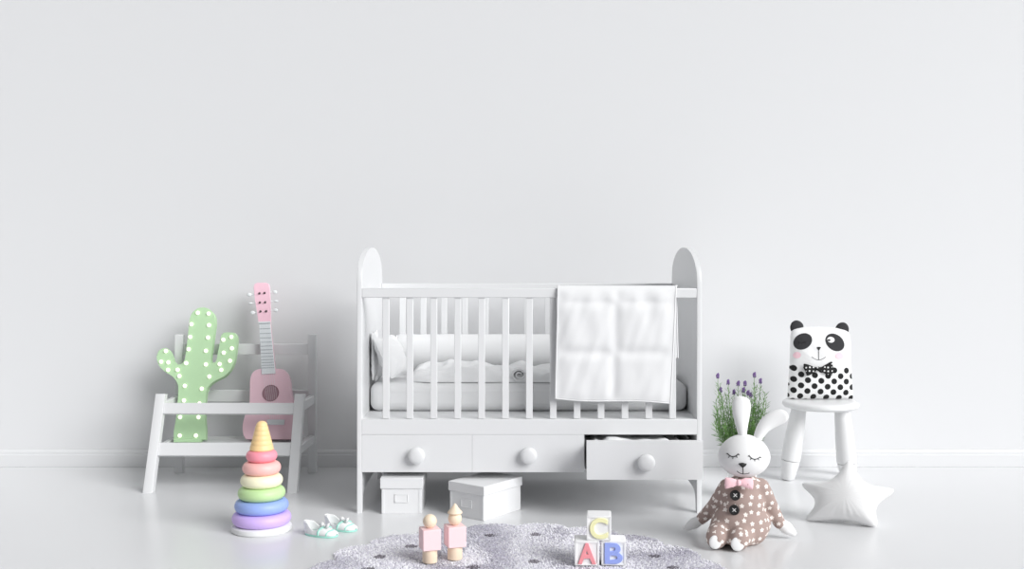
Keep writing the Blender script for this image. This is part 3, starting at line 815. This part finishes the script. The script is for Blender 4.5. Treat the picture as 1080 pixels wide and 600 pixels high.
# ================================================================ letter blocks
def block(ch, m, label, c, rz=0.0, s=0.075):
    r = thing('letter_block', label, 'block', c, 'letter blocks on the rug', rz)
    b = B(); b.box((0, 0, s/2), (s, s, s), 0.004, seg=3); b.build('cube', M_block, r, world=False)
    b = B(); q, t = s/2-0.0035, 0.0065
    for sx in (-1, 1): b.box((sx*q, -s/2-0.0006, s/2), (t, 0.003, s-0.003), 0.001)
    for sz in (-1, 1): b.box((0, -s/2-0.0006, s/2+sz*q), (s-0.003, 0.003, t), 0.001)
    b.build('raised_frame', M_block, r, world=False)
    cu = bpy.data.curves.new('letter', 'FONT'); cu.body = ch; cu.size = 0.080; cu.extrude = 0.0025; cu.bevel_depth = 0.0008
    cu.offset = 0.0016; cu.align_x = 'CENTER'; cu.resolution_u = 6
    t = bpy.data.objects.new('tmp', cu); COL.objects.link(t)
    dg = bpy.context.evaluated_depsgraph_get(); dg.update()
    me = bpy.data.meshes.new_from_object(t.evaluated_get(dg)); bpy.data.objects.remove(t); bpy.data.curves.remove(cu)
    xs = [v.co.x for v in me.vertices]; ys = [v.co.y for v in me.vertices]
    k = 0.064/(max(ys)-min(ys)); cx, cy = (max(xs)+min(xs))/2, (max(ys)+min(ys))/2
    kx = k*(0.055/((max(xs)-min(xs))*k))
    me.transform(Matrix(((kx, 0, 0, -cx*kx), (0, 0, -1, -s/2-0.002), (0, k, 0, s/2-cy*k), (0, 0, 0, 1))))
    me.materials.clear(); me.materials.append(m); me.name = 'letter'
    o = bpy.data.objects.new('letter', me); COL.objects.link(o); o.parent = r
yb = 3.335+0.0375; bs = 0.075
block('A', M_A, 'white letter block with a pink red A, lower left of the three', (W(619.2, 0, 3.335).x+0.001, yb, RZ), radians(-2))
block('B', M_B, 'white letter block with a blue B, lower right of the three', (W(648.2, 0, 3.335).x, yb+0.002, RZ), radians(-4))
block('C', M_C, 'white letter block with a yellow C, stacked on the A and B', (W(632.8, 0, 3.335).x, yb+0.003, RZ+bs+0.0006), radians(-5))

# ================================================================ stool
SX = (865.2-CU)*4.63/F; SY = 4.63; ST = 0.339
def stool():
    r = thing('round_stool', 'small white round stool with thick tapered legs under the panda cushion', 'stool', (SX, SY, 0))
    R = 0.1575
    B().lathe([(0, 0.308), (R-0.022, 0.308), (R-0.009, 0.311), (R-0.001, 0.318), (R, 0.325), (R-0.003, 0.332), (R-0.012, 0.3375), (R-0.03, ST), (0, ST)], (SX, SY, 0), 72).build('seat', M_stool, r)
    for (tx, ty, fx, fy_) in ((-0.088, 0.005, -0.137, 0.012), (0.076, -0.052, 0.101, -0.062), (0.118, 0.092, 0.151, 0.112)):
        a = Vector((SX+tx, SY+ty, 0.309)); c = Vector((SX+fx, SY+fy_, 0.0005)); d = (a-c).normalized()
        L = (a-c).length; rot = d.to_track_quat('Z', 'Y').to_matrix()
        B().lathe([(0, 0.085), (0.0395, 0.085), (0.0405, 0.092), (0.0405, 0.12), (0.038, 0.19), (0.034, 0.26), (0.0305, L), (0, L)], c, 36, rot).build('leg', M_stool, r)
        fl_ = B().lathe([(0, 0.002), (0.025, 0.002), (0.028, 0.006), (0.034, 0.045), (0.039, 0.080), (0.0385, 0.0825), (0.030, 0.0825), (0.030, 0.0845), (0, 0.0845)], c, 36, rot)
        for v in fl_.bm.verts: v.co.z = max(v.co.z, 0.0006)
        fl_.build('leg_sleeve', M_stool, r)
stool()

# ================================================================ panda cushion
def panda():
    y0 = 4.655
    r = thing('panda_cushion', 'black and white panda face cushion with polka dots on the stool', 'cushion', W(865, 421, y0))
    px = round_poly([(830.2, 420.8), (833.0, 384), (833.6, 347.0), (848, 344.6), (866, 344.2), (882, 345.5), (896.4, 349), (897, 385), (899.8, 422.4), (866, 423.2)], [3, 12, 7, 8, 12, 8, 8, 12, 3, 20], 5)
    org = W(865, 385, y0); k = y0/F
    poly = [Vector(((p.x-865)*k, -(p.y-385)*k)) for p in resample(px, 120)]
    lowest = ST+0.0025-org.z
    poly = [Vector((p.x, max(p.y, lowest))) for p in poly]
    vs, fs = inflate(poly, 0.052, None, 16, 0.5, 0.003, (org, Vector((1, 0, 0)), Vector((0, 0, 1)), Vector((0, -1, 0))))
    vs = [Vector((v.x, v.y, max(v.z, ST+0.0012))) for v in vs]
    b = B().pydata(vs, fs); bvh = b.bvh()
    M_p = mat('panda_print', (0.88, 0.88, 0.88), 0.9, 0.1, 420, 0.01)
    N = Nt(M_p); x, y, z = N.sep(N.obj())
    # staggered dots below the collar line, laid out in the cushion's own plane
    cell = 13.65*k; cz = 11.6*k; o0 = W(865, 421, y0)
    def lattice(u, v):   # photo pixel of one dot -> phase
        q = W(u, v, y0)-o0; return q.x, q.z
    ax, az = lattice(862.8, 411.8); bx, bz_ = lattice(869.8, 406.5)
    zz = N.m('ADD', z, N.m('MULTIPLY', x, 0.045))
    def dots(px_, pz_):
        pz2 = pz_+px_*0.045
        fx = N.m('SUBTRACT', N.m('WRAP', N.m('SUBTRACT', x, px_-cell/2), cell), 0.0)
        def wrap(v, off, c_):
            n = N.nt.nodes.new('ShaderNodeMath'); n.operation = 'WRAP'
            N.nt.links.new(N.m('SUBTRACT', v, off), n.inputs[0]); n.inputs[1].default_value = c_/2; n.inputs[2].default_value = -c_/2
            return n.outputs[0]
        dx, dz = wrap(x, px_, cell), wrap(zz, pz2, cz)
        return N.m('SQRT', N.m('ADD', N.m('MULTIPLY', dx, dx), N.m('MULTIPLY', dz, dz)))
    def part(px_, pz_, vtop):
        return N.m('MULTIPLY', N.m('LESS_THAN', dots(px_, pz_), 3.1*k), N.m('LESS_THAN', zz, (W(0, vtop, y0)-o0).z))
    fac = N.m('MAXIMUM', part(ax, az, 384.6), part(bx, bz_, 389.6))
    N.paint(fac, (0.88, 0.88, 0.88), (0.012, 0.012, 0.012))
    b.build('cushion_cover', M_p, r, angle=180)
    # ears: stuffed half rounds behind the top edge
    for (cx, cy, lean, nm) in ((840.6, 345.6, -24, 1), (888.0, 347.6, 24, 2)):
        a = radians(lean)
        ear = [Vector((7.2*sin(t), 7.9*cos(t) if cos(t) > 0 else 5*cos(t))) for t in (2*pi*q/44 for q in range(44))]
        ear = [Vector((e.x*cos(a)+e.y*sin(a), e.y*cos(a)-e.x*sin(a)))*k for e in ear]
        vs, fs = inflate(ear, 0.012, (0, 0), 8, 0.5, 0, (W(cx, cy, y0+0.006), Vector((1, 0, 0)), Vector((0, 0, 1)), Vector((0, -1, 0))))
        B().pydata(vs, fs).build('ear', M_char, r, label='charcoal ear', angle=180)
    b = B(); print_patch(b, bvh, ellipse_px(846.5, 360, 10.4, 8.2, -28)); e1 = b.build('eye_patch', M_char, r, label='charcoal eye patch with a closed eye', angle=180)
    b = B(); stroke(b, bvh, arc_px((842.3, 360), (846, 362.5), (849.8, 359.8)), 0.0010, 0.002)
    for p, q in (((843, 360.6), (842.5, 362.6)), ((846, 361.5), (846.2, 363.4)), ((849, 360.4), (850, 362))): stroke(b, bvh, [p, q], 0.0008, 0.002)
    b.build('closed_eye', M_black, e1)
    b = B(); print_patch(b, bvh, ellipse_px(880.5, 361, 11.0, 8.2, 38)); e2 = b.build('eye_patch', M_char, r, label='charcoal eye patch with an open eye', angle=180)
    b = B(); print_patch(b, bvh, ellipse_px(876.2, 358.2, 3.9, 3.1, 10), 0.0022); b.build('eye_white', M_fleece, e2, angle=180)
    b = B(); print_patch(b, bvh, ellipse_px(874.0, 358.6, 1.6, 1.1, 0), 0.0032); b.build('pupil', M_black, e2, angle=180)
    b = B(); print_patch(b, bvh, [(861.2, 366), (863.4, 365.7), (865.8, 366), (864.8, 368), (863.4, 369.6), (862, 368)], 0.0014)
    stroke(b, bvh, [(863.4, 368.5), (863.4, 379.5)], 0.0011, 0.0007)
    b.build('nose', M_black, r, angle=180)
    b = B(); stroke(b, bvh, arc_px((856.2, 376.2), (863.5, 382.7), (870.8, 376.4)), 0.0010, 0.0007); b.build('mouth', M_black, r)
    for c in ((840.5, 374.5), (885.2, 375.2)):
        b = B(); print_patch(b, bvh, ellipse_px(c[0], c[1], 4.2, 3.4)); b.build('cheek', M_blush, r, label='pink cheek', angle=180)
    # bow tie, black with pale dots, slightly padded
    M_tie = mat('dotted_tie', (0.012, 0.012, 0.012), 0.9)
    N = Nt(M_tie); vo = N.nt.nodes.new('ShaderNodeTexVoronoi'); vo.inputs['Scale'].default_value = 64; vo.inputs['Randomness'].default_value = 0.2
    N.nt.links.new(N.obj(), vo.inputs['Vector'])
    N.paint(N.m('LESS_THAN', vo.outputs['Distance'], 0.25), (0.012, 0.012, 0.012), (0.75, 0.75, 0.75))
    yt = ray(bvh, 863, 388)[0].y-0.004
    tie = [(847.5, 383.2), (852, 384.2), (858, 386.6), (863, 387.4), (868, 386.6), (874, 383.8), (876, 381.2), (878, 381.4), (878.4, 386), (879.6, 389.6), (877.5, 396.2), (871, 394.8), (866, 391.4), (863, 390.6), (859, 391.8), (855.5, 395), (851, 396.6), (849.2, 391), (847.2, 388)]
    ko = W(863, 389, yt); pt = [Vector(((p.x-863)*yt/F, -(p.y-389)*yt/F)) for p in resample(round_poly(tie, 1.0, 3), 80)]
    vs, fs = inflate(pt, 0.006, (0, 0), 8, 0.5, 0, (ko, Vector((1, 0, 0)), Vector((0, 0, 1)), Vector((0, -1, 0))), dm=0.008)
    t = B().pydata(vs, fs).build('bow_tie', M_tie, r, label='black bow tie with white dots', angle=180)
    B().ell(W(863, 389, yt-0.005), (0.0075, 0.005, 0.010), seg=16).build('knot', M_tie, t)
panda()

# ================================================================ star cushion
def star():
    gl, gr = G(851, 549.5), G(924, 556.5); e = (gr-gl).normalized(); nh = Vector((e.y, -e.x, 0)); nh = nh if nh.y < 0 else -nh
    th = radians(24); up = Vector((0, 0, 1))*cos(th)-nh*sin(th); n = nh*cos(th)+Vector((0, 0, 1))*sin(th)
    p0 = (gl+gr)/2
    r = thing('star_cushion', 'plump white star shaped cushion leaning before the round stool', 'cushion', p0)
    px = [(842.5, 509.5), (864.5, 529), (847, 550), (892, 547.5), (927, 557.5), (921, 533.5), (947.5, 515.8), (909.5, 511), (895.5, 481.5), (881, 507.5)]
    rad = [9, 15, 9, 15, 10, 15, 11, 16, 12, 16]
    q = resample(round_poly(px, rad, 6), 150)
    P = [onplane(p.x, p.y, p0, n) for p in q]
    o = p0+up*0.13
    poly = [Vector(((w-o).dot(e), (w-o).dot(up))) for w in P]
    cc = onplane(893, 525, p0, n); c2 = ((cc-o).dot(e), (cc-o).dot(up))
    vs, fs = inflate(poly, 0.066, c2, 20, 0.5, 0.0022, (o, e, up, n), wscale=14)
    vs = [Vector((v.x, v.y, max(0.0012, v.z))) for v in vs]
    B().pydata(vs, fs).build('cushion_cover', M_fleece, r, angle=180)
    B().tube([Vector((p.x, p.y, max(0.0025, p.z))) for p in (o+e*w.x+up*w.y for w in poly)], 0.0018, 6, closed=True).build('seam', M_fleece, r, angle=180)
star()

# ================================================================ bunny doll
def bunny():
    base = Vector((0.752, 3.64, 0))
    r = thing('bunny_doll', 'sitting white bunny doll in a brown star suit with pink bow', 'doll', base)
    yb_ = 3.64
    def Q(u, v, y): return W(u, v, y)
    # suit: one continuous body with arms and legs
    b = B()
    b.ell(Q(780.5, 553, yb_), (0.098, 0.080, 0.082)); b.ell(Q(783, 531, yb_), (0.074, 0.066, 0.075)); b.ell(Q(785, 513, yb_), (0.055, 0.050, 0.045))
    b.ell(Vector((Q(783, 0, yb_).x, yb_+0.01, 0.062)), (0.098, 0.080, 0.060))
    b.capsule([Q(767, 514, yb_), Q(753, 534, 3.69), Q(739.5, 547.5, 3.735)], [0.030, 0.0245, 0.0200])
    b.capsule([Q(802, 514, yb_), Q(813, 534, 3.67), Q(822, 551.5, 3.68)], [0.032, 0.026, 0.0215])
    for (u, v, ye, bx, rr) in ((755.4, 571.6, 3.535, 764, 0.0350), (779.2, 573.6, 3.520, 793, 0.0365)):
        e = Q(u, v, ye+0.03); e.z = max(e.z, rr+0.001); s_ = Vector((Q(bx, 0, 3.66).x, 3.66, 0.050))
        b.capsule([s_, e], [0.047, rr])
        b.ell(e+Vector((0, -0.006, 0)), (rr*0.98, rr*0.85, rr*1.0))
    for v in b.bm.verts: v.co.z = max(v.co.z, 0.0)
    suit = b.build('suit', M_star, r, remesh=0.0055, smooth=9, label='brown jersey suit with white stars')
    for v in suit.data.vertices: v.co.z = max(0.0008, v.co.z)
    sb = BVHTree.FromPolygons([v.co+base for v in suit.data.vertices], [p.vertices[:] for p in suit.data.polygons])
    # soles
    for (u, v, rx, rz_) in ((754.6, 572.0, 6.6, 7.3), (778.2, 574.0, 7.2, 7.5)):
        h = ray(sb, u, v)[0]; k = h.y/F
        B().ell(h+Vector((0, 0.0035, 0)), (rx*k, 0.0060, rz_*k), seg=24).build('foot_sole', M_fleece, r, label='white foot sole')
    # hands
    for a, c, r0 in ((Q(740.5, 547, 3.732), Q(724.5, 556.5, 3.755), 0.018), (Q(820.5, 550, 3.682), Q(836.5, 562.0, 3.685), 0.0205)):
        b = B(); d = c-a; m_ = a+d*0.55
        b.capsule([a, m_, c], [r0*0.92, r0*1.08, r0*0.62], 0.2)
        for v in b.bm.verts: v.co.z = max(v.co.z, 0.0)
        h = b.build('hand', M_fleece, r, remesh=0.004, smooth=5, label='white mitten hand')
        for v in h.data.vertices: v.co.z = max(0.001, v.co.z)
    # head
    hc = Q(784.8, 480.5, 3.615)
    b = B(); b.ell(hc, (0.0855, 0.074, 0.0705), seg=40)
    for v in b.bm.verts:       # cheeks: fuller below the middle
        t = (v.co.z-hc.z)/0.07; v.co.x = hc.x+(v.co.x-hc.x)*(1-0.07*max(0, t)+0.015*max(0, -t)); 
    hb = b.bvh(); b.build('head', M_fleece, r, label='round white head', angle=180)
    # ears: lofted padded ovals, narrow at the root
    def ear(axis, wid, y0, y1, thick):
        rings = []; pts = [W(u, v, y0+(y1-y0)*i/(len(axis)-1)) for i, (u, v) in enumerate(axis)]
        for i, p in enumerate(pts):
            d = (pts[min(i+1, len(pts)-1)]-pts[max(i-1, 0)]); d.y = 0; d.normalize(); s_ = Vector((d.z, 0, -d.x))
            w = wid[i]*p.y/F/2
            rings.append([p+s_*w*cos(a)+Vector((0, 1, 0))*min(thick, w)*sin(a) for a in (2*pi*k/20 for k in range(20))])
        o = B().loft(rings).build('ear', M_fleece, r, label='long white ear', angle=180)
        md = o.modifiers.new('s', 'SUBSURF'); md.levels = 1; md.render_levels = 2
    ear([(783.4, 466), (783, 459), (782.6, 453), (782.2, 446), (782, 438), (782, 430), (782, 424), (782, 420.6), (782, 418.4), (782, 417.7)], [8, 8.5, 11, 14.5, 18, 20.3, 19.5, 16, 10, 3], 3.615, 3.63, 0.017)
    ear([(797.5, 467), (799.5, 461), (802, 455.5), (805.5, 450), (810, 445.5), (815.5, 442), (821, 439.8), (825.5, 438.8), (828.6, 438.4), (830.5, 438.2), (831.2, 438.1)], [8, 9.5, 12, 14.5, 16.5, 17.5, 17.3, 15.5, 11.5, 6.5, 2.5], 3.615, 3.60, 0.017)
    # face
    def lash(p0, p1, p2, ticks):
        b = B(); stroke(b, hb, arc_px(p0, p1, p2), 0.0015, 0.0006, 3)
        for p, q in ticks: stroke(b, hb, [p, q], 0.0012, 0.0006)
        b.build('closed_eye', M_black, r)
    lash((767, 478), (773, 485), (779, 478.3), [((767.6, 478.8), (765.9, 478.0)), ((769.6, 480.6), (768.2, 482.6)), ((773, 481.6), (772.8, 483.9)), ((776.4, 480.6), (777.6, 482.6)), ((778.4, 479), (780, 479.6))])
    lash((789.8, 480), (795, 487.5), (801.8, 481.8), [((790.4, 481), (788.9, 481.0)), ((792.6, 483), (791.2, 484.8)), ((796, 484.2), (796, 486.4)), ((799.2, 483.4), (800.4, 485.2)), ((801.2, 482.2), (802.8, 482.6))])
    b = B(); nose = round_poly([(778.4, 488.6), (783.3, 487.8), (788.2, 488.6), (786.2, 491.4), (783.4, 493.6), (780.6, 491.4)], 1.0, 3)
    h = ray(hb, 783.3, 490)[0]; k = h.y/F
    vs, fs = inflate([Vector(((p.x-783.3)*k, -(p.y-490)*k)) for p in nose], 0.0045, (0, 0), 6, 0.5, 0, (h+Vector((0, -0.001, 0)), Vector((1, 0, 0)), Vector((0, 0, 1)), Vector((0, -1, 0))))
    b.pydata(vs, fs); b.build('nose', M_black, r, angle=180)
    b = B(); stroke(b, hb, [(783.5, 492), (783.7, 499.4)], 0.0013, 0.0004); stroke(b, hb, arc_px((777.4, 496.8), (782, 501.6), (790.4, 498.8)), 0.0014, 0.0004, 3); b.build('mouth', M_black, r)
    # bow tie
    yk = min(ray(sb, 779, 512)[0].y, ray(hb, 779, 500)[0].y)-0.004
    def wing(pts):
        ko = W(779, 509, yk); pt = [Vector(((p.x-779)*yk/F, -(p.y-509)*yk/F)) for p in resample(round_poly(pts, 1.2, 3), 48)]
        return inflate(pt, 0.008, None, 8, 0.5, 0.002, (ko, Vector((1, 0, 0)), Vector((0, 0, 1)), Vector((0, -1, 0))), dm=0.014)
    tie = B(); vs, fs = wing([(779, 506.5), (772, 504), (764.6, 503.2), (764.2, 510), (764.8, 515.8), (772, 514), (779, 511.6)]); tie.pydata(vs, fs)
    vs, fs = wing([(779, 506.5), (786, 503.8), (794, 504.4), (794.8, 510), (794, 516.4), (786, 514), (779, 511.6)]); tie.pydata(vs, fs)
    t = tie.build('bow_tie', M_bow, r, label='pink bow tie', angle=180)
    B().ell(W(779, 509, yk-0.004), (0.008, 0.007, 0.011), seg=16).build('knot', M_bow, t)
    # buttons with white cross stitches
    for (u, v) in ((775.4, 522.2), (774.4, 537.4)):
        h, nn = ray(sb, u, v); nn = nn if nn.y < 0 else -nn; nn = (nn+Vector((0, -1.5, 0))).normalized()
        rot = nn.to_track_quat('Z', 'Y').to_matrix(); R = 0.0170
        bt = B().lathe([(0, 0), (R*0.9, 0), (R, 0.002), (R, 0.0045), (R*0.9, 0.0062), (R*0.72, 0.0062), (R*0.66, 0.0048), (0, 0.0048)], h+nn*0.0015, 32, rot).build('button', M_black, r, label='black round button')
        b = B(); o = h+nn*0.0072; ex, ey = rot @ Vector((1, 0, 0)), rot @ Vector((0, 1, 0))
        for s_ in (-1, 1): b.tube([o-(ex+ey*s_)*0.0055, o+(ex+ey*s_)*0.0055], 0.0012, 6)
        b.build('cross_stitch', M_fleece, bt)
bunny()

# ================================================================ lavender
def lavender():
    c = Vector((W(783, 0, 4.30).x, 4.30, 0)); r = thing('potted_lavender', 'potted lavender with purple flowers behind the bunny doll', 'plant', c)
    B().lathe([(0, 0.001), (0.048, 0.001), (0.051, 0.004), (0.060, 0.195), (0.063, 0.20), (0.060, 0.203), (0.056, 0.198), (0.054, 0.185), (0, 0.185)], c, 40).build('pot', M_pot, r)
    B().lathe([(0, 0.192), (0.054, 0.188), (0.054, 0.186)], c, 30).build('soil', M_soil, r)
    rnd = random.Random(5)
    tips = [(757, 397, 1), (768, 403.6, 1), (760, 411.6, 1), (774, 414, 1), (778.6, 405, 1), (785.6, 405, 1), (795.6, 396, 1), (802, 402.4, 1), (784, 412, 1), (789, 415, 1), (792, 417, 1),
            (755, 422, 0), (754.5, 437, 0), (762, 420, 0), (807, 414, 0), (808, 426, 0), (803, 432, 0), (797, 410, 0), (766, 416, 0), (771, 428, 0), (776, 430, 0), (791, 430, 0), (797, 428, 0), (757, 447, 0), (763, 438, 0), (802, 446, 0), (787, 436, 0), (768, 442, 0), (795, 443, 0)]
    tips += [(rnd.uniform(755, 806), rnd.uniform(424, 450), 0) for _ in range(22)]
    for (u, v, fl_) in tips:
        y1 = 4.30+rnd.uniform(-0.06, 0.07); tip = W(u, v, y1)
        root = Vector((c.x+(tip.x-c.x)*0.42+rnd.uniform(-.006, .006), c.y+rnd.uniform(-0.035, 0.035), 0.188))
        mid = Vector((c.x+(tip.x-c.x)*0.95, (root.y+y1)/2, 0.188+(tip.z-0.188)*0.45))
        pts = [root*(1-t)**2+mid*2*t*(1-t)+tip*t*t for t in (k/10 for k in range(11))]
        b = B(); b.tube(pts, [0.0016-0.0006*k/10 for k in range(11)], 5)
        L = (tip-root).length; nl = int(L/0.0036)
        for k in range(nl):
            t = 0.04+0.96*k/nl; i = min(9, int(t*10)); p = pts[i].lerp(pts[i+1], t*10-i); d = (pts[i+1]-pts[i]).normalized()
            a = k*2.399+rnd.uniform(-.4, .4); s_ = d.orthogonal().normalized(); s_.rotate(Matrix.Rotation(a, 3, d))
            if fl_ and t > 0.9: continue
            ln = rnd.uniform(0.028, 0.046)*(1.0-0.35*t); dr = (s_*0.85+d*rnd.uniform(0.35, 1.0)).normalized()
            w = d.cross(s_).normalized()*0.0019; q = b.bm.verts.new
            up_ = dr.cross(w).normalized()*0.0006
            e1, e2, e3, e4, e5 = q(p+w*0.5), q(p+dr*ln*0.5+w+Vector((0, 0, 0))), q(p+dr*ln), q(p+dr*ln*0.5-w), q(p+dr*ln*0.5+up_)
            b.bm.faces.new((e1, e2, e5)); b.bm.faces.new((e2, e3, e5)); b.bm.faces.new((e3, e4, e5)); b.bm.faces.new((e4, e1, e5))
        o = b.build('stem', M_leaf, r, angle=180)
        if fl_:
            d = (pts[10]-pts[8]).normalized(); b = B()
            for k in range(14):
                t = k/13; a = k*2.399; s_ = d.orthogonal().normalized(); s_.rotate(Matrix.Rotation(a, 3, d))
                q = 0.0055*(1-0.6*abs(t-0.4)); b.ell(tip+d*(-0.006+0.017*t)+s_*q*rnd.uniform(.6, 1.2), (0.0028, 0.0028, 0.0036), seg=8)
            b.build('flower_spike', M_flower, o, label='purple flower spike')
lavender()

# ================================================================ light
w = bpy.data.worlds.new('room_daylight'); S.world = w; w.use_nodes = True
bg = w.node_tree.nodes['Background']; bg.inputs[0].default_value = (0.965, 0.98, 1.0, 1); bg.inputs[1].default_value = 0.275
def area(name, loc, target, sx, sy, power, col=(1, 1, 1)):
    l = bpy.data.lights.new(name, 'AREA'); l.shape = 'RECTANGLE'; l.size = sx; l.size_y = sy; l.energy = power; l.color = col
    o = bpy.data.objects.new(name, l); COL.objects.link(o); o.location = loc
    o.rotation_euler = (Vector(target)-Vector(loc)).to_track_quat('-Z', 'Y').to_euler(); return o
sl = bpy.data.lights.new('soft_daylight', 'SUN'); sl.energy = 3.38; sl.angle = radians(38); sl.color = (0.995, 0.995, 1.0)
so = bpy.data.objects.new('soft_daylight', sl); COL.objects.link(so); so.location = (5, -2, 4)
so.rotation_euler = Vector((-0.655, 0.56, -0.50)).to_track_quat('-Z', 'Y').to_euler()
area('right_fill', (5.2, 2.0, 1.8), (0.8, 4.9, 0.8), 2.2, 2.0, 25, (0.99, 0.995, 1.0))  # unseen area light added to brighten the room towards the right

# ================================================================ camera
cam = bpy.data.cameras.new('camera'); co = bpy.data.objects.new('camera', cam); COL.objects.link(co)
co.location = (0, 0, H); co.rotation_euler = (radians(90), 0, 0)
cam.sensor_width = 36; cam.lens = F/1080*36; cam.shift_y = -(300-CV)/1080; cam.clip_end = 50
S.camera = co
S.view_settings.view_transform = 'Standard'; S.view_settings.look = 'None'; S.view_settings.gamma = 1
S.view_settings.use_curve_mapping = False; S.view_settings.exposure = 0.0
